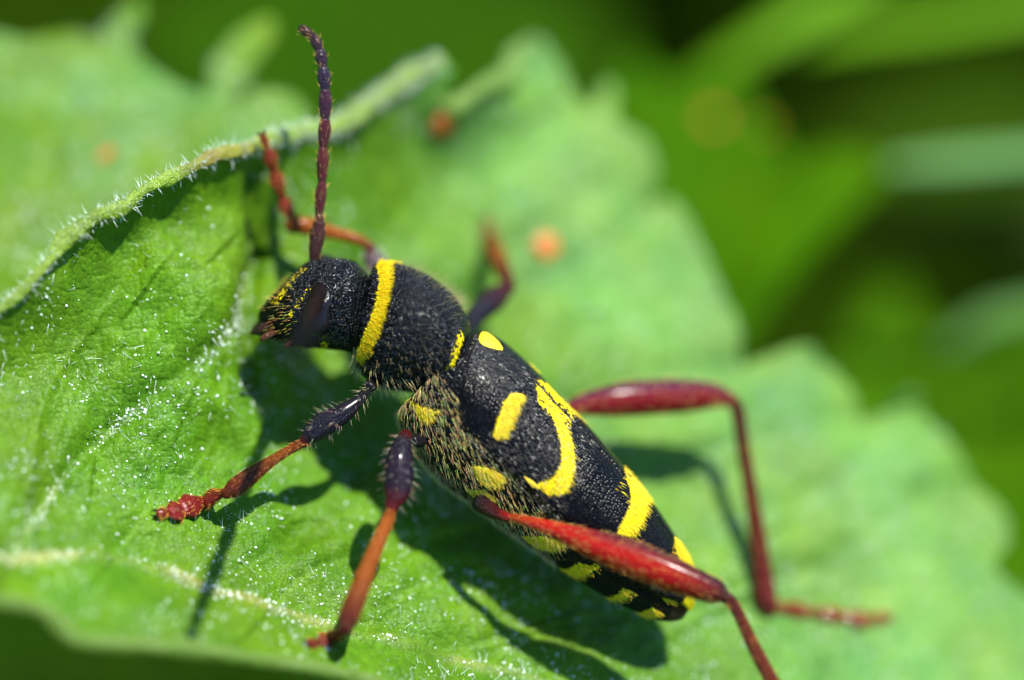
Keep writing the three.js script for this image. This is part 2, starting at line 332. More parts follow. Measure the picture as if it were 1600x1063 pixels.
// ---------------------------------------------------------------- the setting: ground
const soil = texture(512, 512, (u, v) => { const n = fbm(u * 12, v * 12, 81, 12, 5), g = fbm(u * 5, v * 5, 91, 5); return [0.02 + 0.02 * n, 0.026 + 0.03 * n + 0.03 * g, 0.001 + 0.001 * n]; }, true);
{
  const g = new THREE.CircleGeometry(400, 64); g.rotateX(-Math.PI / 2);
  const uv = g.attributes.uv, p = g.attributes.position; for (let i = 0; i < uv.count; i++) uv.setXY(i, p.getX(i) / 0.12, p.getZ(i) / 0.12);
  const m = new THREE.Mesh(g, new THREE.MeshStandardMaterial({ map: soil, roughness: 1 })); m.name = 'ground'; m.receiveShadow = true; m.userData.kind = 'structure'; scene.add(m);
}

// ---------------------------------------------------------------- the big leaf under the beetle
const PLANE = { origin: v3(0, 0, -4.5), normal: [0.4, 0.6, 1] };
const bigLeaf = new Leaf({
  ...PLANE, cell: 0.07, seed: 5, tint: (a, b) => { const k = sstep(-2, 4, a + 0.45 * b) * (0.6 + 0.6 * fbm(a * 0.5 + 70, b * 0.5 + 70, 3)); return [1 + 0.5 * k, 1 + 0.38 * k, 1 + 10 * k]; }, wave: 0.16, thick: 0.16,  // tint pales to the right: blurred hair glints and gloss painted in
  outline: [
    [-160, 600, 1.0], [-70, 520, 1.4], [0, 482, 1.6], [52, 436, 1.95], [98, 378, 2.3], [150, 340, 2.6], [220, 300, 2.9], [300, 262, 3.05], [385, 235, 2.8], [450, 215, 2.55], [520, 195, 2.3], [580, 160, 2.3], [640, 120, 2.35], [688, 98, 2.35],
    [706, 118, 2.1], [690, 150, 1.8], [700, 174, 1.6], [740, 150, 1.55], [790, 122, 1.4], [806, 85, 1.2], [835, 62, 1.1], [872, 88, 0.9], [896, 140, 0.6], [925, 172, 0.45], [946, 128, 0.4], [962, 140, 0.35], [958, 200, 0.3], [1000, 232, 0.25],
    [1020, 275, 0.2], [1015, 318, 0.15], [1045, 308, 0.2], [1078, 345, 0.2], [1100, 410, 0.1], [1128, 470, 0.1], [1146, 530, 0.05], [1154, 574, 0], [1160, 582, 0], [1170, 572, 0], [1215, 556, 0.15], [1262, 548, 0.2], [1270, 556, 0.2], [1300, 590, 0.15], [1330, 636, 0], [1345, 664, 0], [1354, 660, 0], [1395, 632, 0.15], [1424, 626, 0.15], [1432, 638, 0.1],
    [1490, 715, 0], [1530, 765, 0], [1572, 800, 0.1], [1578, 845, 0], [1556, 884, 0], [1590, 915, 0], [1680, 990, 0], [1760, 1120, 0], [1600, 1330, 0], [1150, 1330, 0], [850, 1190, 0.2],
    [700, 1110, 0.4], [560, 1062, 0.6], [420, 1034, 0.8], [300, 1018, 1.0], [190, 1010, 1.1], [115, 1000, 1.2], [88, 972, 1.2], [50, 952, 1.2], [-20, 940, 1.2], [-120, 900, 1.1], [-190, 760, 0.6],
  ],
  heights: [
    [-30, 585, 0.6], [25, 545, 0.65], [72, 500, 0.95], [120, 452, 1.25], [185, 385, 1.6], [255, 345, 1.8], [325, 310, 1.9], [395, 285, 1.9], [470, 260, 1.8], [545, 225, 1.7], [610, 190, 1.7], [250, 400, 1.75], [100, 600, 0.05], [0, 700, 0], [100, 720, -0.1], [230, 560, 0.75], [330, 490, 1.3], [380, 450, 1.25], [450, 320, 1.3], [520, 270, 1.3], [600, 300, 0.7], [640, 225, 0.9], [720, 210, 0.8],
    [430, 640, -0.5], [500, 720, -0.4], [330, 620, 0.5], [245, 800, 0], [180, 868, 0.1], [330, 915, 0.1], [430, 948, 0.15], [560, 985, 0.1], [700, 1010, 0], [100, 930, 0.9], [250, 965, 0.75], [400, 1000, 0.6],
    [620, 820, -0.25], [700, 900, -0.1], [800, 950, -0.1], [950, 1040, 0.1], [850, 385, 0.15], [1000, 500, 0], [1000, 750, 0], [1200, 700, 0.1], [1390, 960, 0], [1200, 950, 0], [1300, 800, 0.1], [1450, 800, 0.05], [800, 600, -0.1],
  ],
  bumps: [[440, 600, 0.55, 0.5], [480, 625, 0.4, 0.35], [400, 775, 0.4, 0.35], [455, 835, 0.35, -0.3], [345, 700, 0.6, -0.25], [560, 740, 0.5, -0.2], [620, 900, 0.5, 0.2], [760, 330, 0.8, 0.25], [930, 520, 0.8, 0.3], [1120, 700, 0.9, 0.25], [1300, 720, 0.8, 0.25], [1450, 720, 0.8, 0.2], [1100, 900, 0.9, 0.25], [1300, 900, 0.8, -0.2]],
  veins: [
    { pts: [[-60, 880], [60, 868], [180, 868], [260, 890], [330, 918], [430, 948], [560, 984], [700, 1018], [860, 1060]], w: 0.44, amp: 0.16, dots: 420, pale: 0.9, tone: [3.6, 1.6, 22] },
    { pts: [[20, 868], [60, 800], [150, 695], [215, 640], [285, 588], [360, 520], [385, 440]], w: 0.2, dots: 420, amp: 0.12, bank: 0.34, pale: 0.7, tone: [2.4, 1.5, 14] },
    { pts: [[392, 600], [390, 480], [396, 380], [398, 270]], w: 0.17, amp: 0.6, bank: 0.12, pale: 0.1 },
    { pts: [[230, 880], [270, 780], [330, 700], [350, 620], [360, 540]], w: 0.22, amp: 0.08, pale: 0.4 },
    { pts: [[20, 862], [40, 760], [60, 640], [140, 520], [230, 410]], w: 0.3, amp: 0.12, pale: 0.3 },
    { pts: [[330, 918], [420, 870], [470, 840], [560, 800]], w: 0.2, amp: 0.1, pale: 0.5, tone: [2.4, 1.6, 3] },
    { pts: [[560, 984], [640, 930], [720, 900], [860, 860]], w: 0.2, amp: 0.1, pale: 0.5 },
    { pts: [[430, 640], [520, 480], [640, 330], [720, 265], [785, 215]], w: 0.45, amp: 0.12, bank: 0.2, pale: 0.3 },
    { pts: [[700, 480], [860, 440], [960, 380], [1008, 320]], w: 0.45, amp: 0.12, bank: 0.4, pale: 0.3 },
    { pts: [[760, 470], [880, 330], [920, 240]], w: 0.3, amp: 0.1, pale: 0.3 },
    { pts: [[900, 640], [1020, 600], [1110, 585], [1160, 572]], w: 0.45, amp: 0.12, bank: 0.4, pale: 0.3 },
    { pts: [[900, 620], [980, 500], [1060, 400]], w: 0.3, amp: 0.1, pale: 0.3 },
    { pts: [[1000, 760], [1160, 700], [1280, 670], [1345, 655]], w: 0.4, amp: 0.12, bank: 0.34, pale: 0.3 },
    { pts: [[1050, 860], [1250, 800], [1420, 790], [1560, 830]], w: 0.3, amp: 0.12, pale: 0.3 },
    { pts: [[1000, 1010], [1200, 920], [1400, 890], [1560, 890]], w: 0.4, amp: 0.16, pale: 0.3 },
    { pts: [[60, 800], [75, 700], [110, 610], [170, 530]], w: 0.22, amp: 0.08, bank: 0.2, pale: 0.3 },
    { pts: [[150, 695], [170, 600], [230, 520], [300, 440]], w: 0.2, amp: 0.08, bank: 0.16, pale: 0.3 },
    { pts: [[215, 640], [260, 560], [330, 480]], w: 0.16, amp: 0.07, pale: 0.3 },
    { pts: [[180, 868], [230, 800], [260, 720]], w: 0.18, amp: 0.08, bank: 0.12, pale: 0.5 },
    { pts: [[330, 918], [350, 850], [400, 800]], w: 0.16, amp: 0.08, pale: 0.5 },
    { pts: [[430, 948], [480, 900], [560, 870], [640, 850]], w: 0.18, amp: 0.1, bank: 0.14, pale: 0.5 },
    { pts: [[980, 500], [1060, 490], [1130, 480]], w: 0.28, amp: 0.12, bank: 0.14, pale: 0.4 },
    { pts: [[880, 330], [950, 300], [1000, 270]], w: 0.28, amp: 0.12, bank: 0.14, pale: 0.4 },
    { pts: [[1160, 700], [1200, 630], [1250, 580]], w: 0.3, amp: 0.14, bank: 0.16, pale: 0.4 },
    { pts: [[1250, 800], [1350, 730], [1420, 660]], w: 0.3, amp: 0.14, bank: 0.16, pale: 0.4 },
    { pts: [[1200, 920], [1330, 860], [1480, 760]], w: 0.3, amp: 0.12, bank: 0.14, pale: 0.4 },
    { pts: [[700, 1018], [780, 1000], [900, 960], [1010, 940]], w: 0.25, amp: 0.14, pale: 0.3 },
  ],
});
const greenLeaf = leafMaterial([0.135, 0.335, 0.007], { through: 0.3, spec: 0.3 });
const edgeMat = new THREE.MeshPhysicalMaterial({ color: new THREE.Color().setRGB(0.2, 0.31, 0.004), vertexColors: true, roughness: 0.45, transmission: 0.35, thickness: 0, bumpMap: rep(leafBump, 0.5, 0.5), bumpScale: 0.03 * MM });
{
  const t = thing('leaf', 'large bright green downy leaf with toothed edge that the beetle stands on', 'leaf', bigLeaf.o);
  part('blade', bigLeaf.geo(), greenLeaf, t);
  const onSurface = ([x, y, h]) => { const [a, b] = bigLeaf.flat(x, y, h); return bigLeaf.point(a, b); };
  // the curled rim along the upper left and the thick turned-under edge in front
  const rim = new Limb([[-70, 520, 1.4], [0, 482, 1.6], [52, 436, 1.95], [98, 378, 2.3], [150, 340, 2.6], [220, 300, 2.9], [300, 262, 3.05], [385, 235, 2.8], [450, 215, 2.55], [520, 195, 2.3], [580, 160, 2.3], [640, 120, 2.35], [688, 98, 2.35]].map(onSurface).flatMap((p, i, all) => i ? [p.clone().lerp(all[i - 1], 0.5).add(v3((hash(i, 1, 5) - 0.5) * 0.14, (hash(i, 2, 5) - 0.5) * 0.2, 0)), p] : [p]), [0.12, 0.12, 0.13, 0.21, 0.2, 0.16, 0.15, 0.18, 0.2, 0.2, 0.22, 0.26, 0.14].flatMap((r, i, all) => i ? [(r + all[i - 1]) * (0.28 + 0.26 * hash(i, 3, 5)), r * 0.78] : [r * 0.78]), { seg: 24, flat: 0.6 });
  part('rolled_edge', rim.geo((s) => { const b = fbm(s * 22, 3, 7), red = sstep(0.42, 0.5, s) * (1 - sstep(0.56, 0.62, s)); return [0.75 + 0.5 * b + 0.4 * red, 0.8 + 0.5 * b - 0.2 * red, 0.9 + 0.6 * red].map((x) => x * (0.75 + 0.5 * fbm(s * 60, 9, 3))); }, 0.6), edgeMat, t);
  const rim2 = new Limb([[684, 160, 1.75], [700, 174, 1.6], [740, 150, 1.55], [790, 122, 1.4], [806, 85, 1.2], [832, 62, 1.1]].map(onSurface), [0.12, 0.2, 0.17, 0.22, 0.16, 0.1], { seg: 20, flat: 0.6 });
  part('rolled_edge', rim2.geo((s) => [0.7, 0.85, 1], 0.6), edgeMat, t);
  const R = rng(77), fringe = [];
  for (let i = 0; i < 1500; i++) { const s = rim.point(R() < 0.35 ? 0.62 + 0.38 * R() : R(), R() * 6.283), d = s.n.clone().add(v3(R() - 0.5, R() - 0.3, R() - 0.5).multiplyScalar(1.2)).normalize(); fringe.push({ p: s.p, d, len: 0.06 + 0.22 * R() ** 2, r: 0.005 + 0.004 * R() }); }
  hairs('edge_hair', fringe, hairMat, t);
  const front = new Limb([[-120, 900, 1.1], [-20, 940, 1.2], [50, 952, 1.2], [88, 972, 1.2], [115, 1000, 1.2], [190, 1010, 1.1], [300, 1018, 1.0], [420, 1034, 0.8], [560, 1062, 0.6], [700, 1110, 0.4]].map(onSurface), [0.15, 0.15, 0.16, 0.18, 0.18, 0.18, 0.18, 0.17, 0.15, 0.15], { seg: 20, flat: 0.7 });
  part('front_edge', front.geo((s) => [0.6, 0.75, 0.8], 0.4), edgeMat, t);
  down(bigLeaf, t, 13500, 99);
}

// ---------------------------------------------------------------- other leaves and blades
function leafThing(name, label, spec, color, opts = {}) {
  const L = new Leaf({ cell: 0.2, thick: 0.18, wave: 0.15, ...spec }), t = thing(name, label, 'leaf', L.o);
  part('blade', L.geo(), leafMaterial(color, opts), t);
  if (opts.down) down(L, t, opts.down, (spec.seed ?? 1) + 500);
  return L;
}
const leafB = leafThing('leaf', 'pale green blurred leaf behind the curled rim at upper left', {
  origin: v3(-8, 3, -4.2), normal: [0.05, 0.75, 1], seed: 21, tint: (a, b) => { const k = sstep(0.4, 0.75, fbm(a * 0.6 + 30, b * 0.6 + 30, 5)); return [1, 1 + 0.2 * k, 1 + 8 * k]; }, cell: 0.12, relax: 0.05,  // tint paints glints off the hairs as teal-white patches
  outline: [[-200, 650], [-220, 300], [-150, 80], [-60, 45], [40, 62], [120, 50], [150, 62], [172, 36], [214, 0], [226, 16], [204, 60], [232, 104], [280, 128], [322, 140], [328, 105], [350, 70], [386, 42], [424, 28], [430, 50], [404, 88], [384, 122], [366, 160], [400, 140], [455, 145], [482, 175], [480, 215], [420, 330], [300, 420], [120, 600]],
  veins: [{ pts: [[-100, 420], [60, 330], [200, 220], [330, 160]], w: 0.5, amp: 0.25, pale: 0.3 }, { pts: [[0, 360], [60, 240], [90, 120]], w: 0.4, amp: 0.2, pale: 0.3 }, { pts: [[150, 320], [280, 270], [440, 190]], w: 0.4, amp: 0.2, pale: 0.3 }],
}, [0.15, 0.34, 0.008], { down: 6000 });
const dark = [0.055, 0.185, 0.0006];  // leaf green darkened so the colour carries its partial shade
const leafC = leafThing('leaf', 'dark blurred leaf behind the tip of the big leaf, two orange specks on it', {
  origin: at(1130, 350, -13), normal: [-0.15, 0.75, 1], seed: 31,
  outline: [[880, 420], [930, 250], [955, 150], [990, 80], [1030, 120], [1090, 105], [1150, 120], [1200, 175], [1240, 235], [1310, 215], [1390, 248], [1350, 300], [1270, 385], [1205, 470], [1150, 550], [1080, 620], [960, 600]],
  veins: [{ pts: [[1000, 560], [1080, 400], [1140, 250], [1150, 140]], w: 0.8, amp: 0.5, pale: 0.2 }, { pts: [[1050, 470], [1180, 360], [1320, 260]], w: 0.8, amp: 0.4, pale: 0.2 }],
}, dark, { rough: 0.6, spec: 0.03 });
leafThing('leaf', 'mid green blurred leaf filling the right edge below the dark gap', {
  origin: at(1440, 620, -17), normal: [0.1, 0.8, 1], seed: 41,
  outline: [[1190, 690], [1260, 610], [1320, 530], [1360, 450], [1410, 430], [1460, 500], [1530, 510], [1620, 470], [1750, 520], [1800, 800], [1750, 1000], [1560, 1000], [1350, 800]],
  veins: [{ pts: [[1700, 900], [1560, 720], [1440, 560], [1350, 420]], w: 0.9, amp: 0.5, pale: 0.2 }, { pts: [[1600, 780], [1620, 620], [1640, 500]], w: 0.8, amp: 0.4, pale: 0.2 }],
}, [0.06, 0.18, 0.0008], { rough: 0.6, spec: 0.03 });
leafThing('leaf', 'dark blurred leaf low in the gap under the front edge at bottom left', {
  origin: at(120, 1060, -9), normal: [-0.3, 0.6, 1], seed: 51,
  outline: [[-300, 900], [-50, 880], [150, 900], [300, 980], [600, 1010], [1000, 1080], [1100, 1300], [300, 1400], [-300, 1300]],
  veins: [{ pts: [[-250, 1100], [100, 1050], [500, 1100]], w: 0.8, amp: 0.4, pale: 0.2 }],
}, [0.3, 0.52, 0.006], { through: 0.3, spec: 0.1 });  // colour raised to stand for light passing through the leaf above
leafThing('leaf', 'dark olive leaf far behind at the upper right corner', {
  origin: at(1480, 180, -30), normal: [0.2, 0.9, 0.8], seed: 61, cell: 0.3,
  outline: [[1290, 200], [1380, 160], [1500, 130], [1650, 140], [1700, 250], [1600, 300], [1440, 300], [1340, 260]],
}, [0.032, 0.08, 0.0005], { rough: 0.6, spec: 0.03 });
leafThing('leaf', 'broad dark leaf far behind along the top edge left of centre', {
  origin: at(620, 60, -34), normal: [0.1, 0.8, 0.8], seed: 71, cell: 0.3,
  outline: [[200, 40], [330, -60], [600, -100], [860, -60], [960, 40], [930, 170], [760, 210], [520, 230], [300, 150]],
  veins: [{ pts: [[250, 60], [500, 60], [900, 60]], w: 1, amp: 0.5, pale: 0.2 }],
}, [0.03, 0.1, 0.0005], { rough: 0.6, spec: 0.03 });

function blade(label, pts, width, color, axis) {
  const L = new Limb(pts.map(([x, y, z]) => at(x, y, z)), width, { flat: 0.12, flatAxis: axis ?? v3(0.1, 0.7, 0.7), seg: 14, step: 0.4 });
  const t = thing('grass_blade', label, 'grass blade', L.curve.getPointAt(0));
  part('blade', L.geo(() => [1, 1, 1]), new THREE.MeshPhysicalMaterial({ color: new THREE.Color().setRGB(...color), vertexColors: true, roughness: 0.5, specularIntensity: 0.15, transmission: 0.25, thickness: 0 }), t);
}
blade('pale bluish blurred grass blade lying level at the right edge', [[1400, 258, -14], [1470, 252, -14], [1560, 245, -14], [1700, 234, -14], [2000, 210, -15]], [0.2, 0.32, 0.34, 0.34, 0.3], [0.12, 0.27, 0.08]);
blade('green blurred blade slanting up out of the frame right of centre', [[1060, 160, -17], [1120, 110, -17], [1200, 58, -17], [1320, -20, -18], [1500, -140, -19]], [0.22, 0.36, 0.4, 0.4, 0.3], [0.1, 0.26, 0.003]);
blade('green blurred blade running almost level into the top right corner', [[1250, 75, -18], [1330, 55, -18], [1450, 38, -18], [1600, 15, -18], [1900, -30, -19]], [0.18, 0.34, 0.38, 0.38, 0.3], [0.11, 0.28, 0.003]);
blade('dim blurred blade under the pale bluish one at the right edge', [[1380, 350, -30], [1480, 330, -30], [1600, 345, -30], [1900, 380, -32]], [0.4, 0.6, 0.6, 0.5], [0.045, 0.08, 0.004]);
blade('pale bluish blurred blade end low at the right edge', [[1480, 540, -15], [1540, 500, -15], [1620, 480, -15], [1800, 450, -15]], [0.16, 0.3, 0.32, 0.3], [0.09, 0.2, 0.05]);
{ // low plants on the ground behind, too blurred to tell apart
  const R = rng(4242), sh = new THREE.SphereGeometry(1, 10, 6); sh.scale(1, 0.06, 0.45); sh.translate(1, 0, 0);
  const im = new THREE.InstancedMesh(sh, new THREE.MeshPhysicalMaterial({ color: 0xffffff, roughness: 0.8, specularIntensity: 0.02, transmission: 0.25, thickness: 0 }), 2600), m = new THREE.Matrix4(), q = new THREE.Quaternion(), c = new THREE.Color();
  for (let i = 0; i < 2600; i++) {
    const s = 0.006 + 0.012 * R();
    q.setFromEuler(new THREE.Euler((R() - 0.5) * 1.2, R() * 6.283, (R() - 0.3) * 1.2));
    m.compose(v3((R() - 0.5) * 0.5, 0.004 + 0.04 * R() * R(), -0.4 + 0.5 * R()), q, v3(s, s, s)); im.setMatrixAt(i, m);
    const k = 0.5 + 0.8 * R(); im.setColorAt(i, c.setRGB(0.02 * k, 0.05 * k, 0.0005 * k));
  }
  im.name = 'ground_cover'; im.castShadow = im.receiveShadow = true; im.userData = { kind: 'stuff', label: 'dark green low plants on the ground behind the leaves', category: 'ground cover' }; scene.add(im);
}
// orange specks
function speck(label, leaf, px, py, r, color = [0.3, 0.06, 0.002]) {
  const [a, b] = leaf.hit(px, py), p = leaf.point(a, b), n = leaf.normalAt(a, b), g = new THREE.SphereGeometry(r, 24, 16), pos = g.attributes.position;
  for (let i = 0; i < pos.count; i++) { const q = v3().fromBufferAttribute(pos, i), k = 1 + 0.5 * (fbm(q.x * 9 + 40, q.y * 9 + 40 + q.z * 7, 3) - 0.5); pos.setXYZ(i, q.x * k, q.y * k * 0.26, q.z * k); }
  g.computeVertexNormals(); g.applyQuaternion(new THREE.Quaternion().setFromUnitVectors(v3(0, 1, 0), n)); g.translate(p.x + n.x * r * 0.1, p.y + n.y * r * 0.1, p.z + n.z * r * 0.1);
  const t = thing('orange_speck', label, 'speck', p, 'orange specks on the leaves');
  part('bead', g, new THREE.MeshPhysicalMaterial({ color: new THREE.Color().setRGB(...color), roughness: 0.5 }), t);
}
speck('bright orange speck on the pale big leaf above the beetle\'s wing cases', bigLeaf, 853, 385, 0.3, [0.42, 0.12, 0.001]);
speck('orange speck in the shaded fold near the upper rim of the big leaf', bigLeaf, 690, 195, 0.3, [0.38, 0.08, 0.002]);
speck('faint orange speck on the pale blurred leaf at upper left', leafB, 165, 243, 0.25, [0.42, 0.12, 0.01]);
speck('dull orange speck on the dark blurred leaf, left one of two', leafC, 1115, 185, 0.2, [0.5, 0.07, 0.002]);
speck('dull orange speck on the dark blurred leaf, right one of two at its edge', leafC, 1195, 198, 0.13, [0.45, 0.07, 0.002]);

// ---------------------------------------------------------------- the beetle
const Z0 = -0.55;
const body = new Loft([
  [404, 503, 408, 513, 0.05, Z0], [404, 488, 414, 526, 0.3, Z0], [418, 468, 432, 534, 0.5, Z0], [446, 440, 462, 541, 0.78, Z0], [484, 408, 500, 545, 1.0, Z0], [525, 404, 528, 548, 1.08, Z0], [556, 411, 544, 551, 1.04, Z0], [574, 428, 552, 556, 0.98, Z0], [579, 432, 556, 562, 0.96, Z0],
  [586, 414, 556, 574, 1.08, Z0], [612, 411, 573, 592, 1.24, Z0], [645, 420, 596, 606, 1.4, Z0], [682, 440, 628, 612, 1.48, Z0], [714, 470, 664, 615, 1.44, Z0], [730, 502, 690, 613, 1.3, Z0], [737, 517, 690, 624, 1.12, Z0],
  [745, 520, 622, 640, 1.2, Z0], [775, 542, 640, 694, 1.34, Z0], [812, 568, 682, 748, 1.36, Z0], [858, 614, 745, 795, 1.34, Z0], [900, 660, 800, 836, 1.28, Z0], [945, 706, 858, 876, 1.2, Z0], [990, 760, 920, 918, 1.06, Z0], [1026, 810, 975, 948, 0.9, Z0 - 0.05], [1056, 858, 1018, 966, 0.68, Z0 - 0.1], [1074, 900, 1046, 972, 0.42, Z0 - 0.1], [1078, 940, 1066, 968, 0.18, Z0 - 0.1], [1076, 954, 1070, 962, 0.03, Z0 - 0.1],
]);
const PHI = 0.47;      // how far the back is turned towards the lens
const shell = new Loft([
  [746, 514, 686, 664, 1.1, Z0], [760, 518, 680, 690, 1.3, Z0], [790, 536, 690, 728, 1.42, Z0], [835, 576, 730, 772, 1.46, Z0], [872, 616, 770, 806, 1.45, Z0], [910, 656, 812, 842, 1.42, Z0], [960, 710, 866, 886, 1.36, Z0], [1008, 768, 925, 922, 1.22, Z0], [1046, 822, 974, 950, 1.0, Z0 - 0.05], [1074, 868, 1014, 966, 0.76, Z0 - 0.1], [1088, 908, 1046, 972, 0.5, Z0 - 0.1], [1090, 940, 1066, 972, 0.2, Z0 - 0.1],
]);
const marks = (loft, list, turn = 0) => list.map((P) => P.map(([x, y]) => { const [t, a] = loft.pick(x, y); return [t, a - turn]; }));
const bodyMarks = marks(body, [
  [[424, 474], [450, 440], [472, 416], [478, 422], [456, 446], [432, 478]],
  [[450, 492], [464, 468], [480, 448], [486, 452], [471, 472], [457, 497]],
  [[498, 536], [506, 520], [514, 528], [508, 542]],
  [[648, 635], [690, 620], [688, 642], [668, 665], [650, 652]],
  [[738, 728], [760, 730], [790, 745], [783, 760], [762, 762], [745, 750]],
  [[728, 764], [756, 766], [774, 776], [760, 784], [738, 776]],
  [[815, 838], [850, 838], [886, 848], [870, 860], [840, 858]],
  [[870, 882], [905, 880], [940, 884], [922, 898], [890, 902]],
  [[940, 925], [975, 918], [992, 926], [972, 938], [948, 936]],
  [[1034, 936], [1052, 924], [1074, 930], [1052, 944]],
  [[990, 954], [1020, 948], [1032, 958], [1008, 964]],
]);
const bandPts = [[598, 414], [602, 440], [596, 478], [583, 515], [568, 545], [558, 560]].map(([x, y]) => body.pick(x, y));   // yellow collar of the pronotum
const collar = (a) => { const s = a > Math.PI + 0.94 / 2 + 0.3 ? 2 * PHI + 2 * Math.PI - a : a; let p = bandPts[0]; for (const q of bandPts) { if (q[1] >= s) { const k = clamp((s - p[1]) / (q[1] - p[1] + 1e-6)); return [lerp(p[0], q[0], k), s]; } p = q; } return [p[0], s]; };
const tOf = (x, y) => body.pick(x, y)[0];
const tHead = tOf(560, 480), tPron = tOf(705, 530);
const YEL = [0.78, 0.6, 0.004];
const bodyMap = texture(2048, 1024, (u, v) => {
  const a = v * 2 * Math.PI, jag = (noise(u * 300, v * 260, 5) - 0.5) * 0.006 + (noise(u * 90, v * 500, 6) - 0.5) * 0.006, t = u + jag, aw = a + (noise(u * 260, v * 300, 8) - 0.5) * 0.05;
  const n = fbm(u * 40, v * 40, 2), base = 0.0008 + 0.0022 * n; let c = [base * 1.1, base, base * 1.05], y = 0;
  const [tc, s] = collar(a); if (Math.abs(t - tc + 0.001) < 0.0082 && s < bandPts[bandPts.length - 1][1] + 0.05) y = 1;
  if (Math.abs(u - body.k[14] + 0.001 + jag) < 0.006 && Math.abs(Math.abs(a > Math.PI + PHI ? a - 2 * Math.PI - PHI : a - PHI) - 1.42) < 1.05) y = 1;
  const am = a > Math.PI + PHI ? 2 * Math.PI + 2 * PHI - a : aw;
  bodyMarks.forEach((P, i) => { if (inPoly(P, t, am)) y = i < 3 ? sstep(0.4, 0.6, noise(u * 500, v * 160, 12)) : 1; });
  if (y && noise(u * 420, v * 330, 44) > 0.9) y = 0.25;
  if (y) c = YEL.map((q, i) => lerp(c[i], q * (0.75 + 0.35 * noise(u * 700, v * 300, 4)), y));
  if (u > 0.965) c = [0.05, 0.018, 0.006];
  return c;
}, true);
const grain = texture(512, 512, (u, v) => { const w = worley(u * 26, v * 26, 3, 26); return 0.75 * (1 - sstep(0.05, 0.6, w[0])) * (0.6 + 0.4 * w[2]) + 0.25 * fbm(u * 50, v * 50, 8, 50, 2); }, false);
const bodyMat = new THREE.MeshPhysicalMaterial({ map: bodyMap, roughness: 0.24, specularIntensity: 0.3, bumpMap: rep(grain, body.len / 2.2, 4), bumpScale: 0.05 * MM });
const beetle = thing('beetle', 'black longhorn beetle with yellow bands and red legs standing on the big green leaf', 'beetle', at(640, 900, -2));
part('body', body.geo(420, 160), bodyMat, beetle);

const shellMarks = marks(shell, [
  [[799, 613], [818, 616], [808, 638], [799, 662], [788, 682], [770, 682], [778, 655], [787, 630]],
  [[842, 604], [861, 628], [881, 657], [897, 695], [900, 730], [891, 762], [875, 775], [855, 773], [836, 757], [852, 753], [868, 743], [878, 720], [876, 690], [864, 655], [846, 622], [836, 606]],
  [[818, 744], [832, 752], [838, 758], [826, 754]],
  [[975, 727], [987, 735], [1004, 755], [1014, 785], [1009, 810], [992, 840], [964, 834], [976, 810], [986, 788], [985, 765], [974, 738]],
  [[1052, 836], [1066, 842], [1082, 872], [1089, 898], [1078, 892], [1062, 876], [1056, 856]],
], PHI);
// the upper arm of the hooked band runs along the seam on each wing case
const seam = (x, y) => shell.pick(x, y)[0];
const s1 = seam(836, 600), s2 = seam(900, 648);
const shellMap = texture(1024, 1024, (u, v) => {
  const th = v * Math.PI / 2, jt = (noise(u * 60, v * 420, 5) - 0.5) * 0.012 + (noise(u * 220, v * 220, 6) - 0.5) * 0.008, jv = (noise(u * 200, v * 200, 7) - 0.5) * 0.03, t = u + jt, w = th + jv;
  const n = fbm(u * 30, v * 30, 2), base = 0.0008 + 0.0022 * n; let c = [base * 1.15, base, base * 1.1], y = 0;
  for (const P of shellMarks) if (inPoly(P, t, w)) y = 1;
  if (t > s1 && t < s2 && w < lerp(0.05, 0.34, sstep(s1, s1 + 0.04, t)) && w > 0.03) y = 1;
  if (t > 0.96) y = 1;
  if (!y && noise(u * 300, v * 260, 14) > 0.86) c = [0.05, 0.04, 0.03];
  if (y && noise(u * 230, v * 230, 44) < 0.9) c = YEL.map((q, i) => q * (0.75 + 0.35 * noise(u * 160, v * 500, 4)));
  return c;
}, true);
const shellMat = new THREE.MeshPhysicalMaterial({ map: shellMap, roughness: 0.22, specularIntensity: 0.28, bumpMap: rep(grain, shell.len / 2, 1.2), bumpScale: 0.016 * MM });
const TH = 1.53;
function wingCase(side) {
  const pos = [], uv = [], idx = [], nt = 220, na = 70;
  for (let i = 0; i <= nt; i++) for (let j = 0; j <= na; j++) {
    const t = i / nt, f = j / na, th = f * TH * (1 - 0.25 * sstep(0.86, 1, t)), roll = 0.09 * sstep(0.9, 1, f) + 0.05 * (1 - sstep(0, 0.03, f)), bump = 0.06 * Math.exp(-(((t - 0.1) / 0.07) ** 2) - (((f - 0.72) / 0.25) ** 2)), end = 0.12 * (1 - sstep(0, 0.035, t)) + 0.1 * sstep(0.96, 1, t);
    const p = shell.at(t, PHI + side * (th + 0.006), bump - roll - end); pos.push(p.x, p.y, p.z); uv.push(t, th / (Math.PI / 2));
  }
  for (let i = 0; i < nt; i++) for (let j = 0; j < na; j++) { const a = i * (na + 1) + j, b = a + na + 1; if (side > 0) idx.push(a, a + 1, b, b, a + 1, b + 1); else idx.push(a, b, a + 1, b, b + 1, a + 1); }
  return indexed(pos, uv, idx);
}
part('wing_case', wingCase(1), shellMat, beetle);
part('wing_case', wingCase(-1), shellMat, beetle);
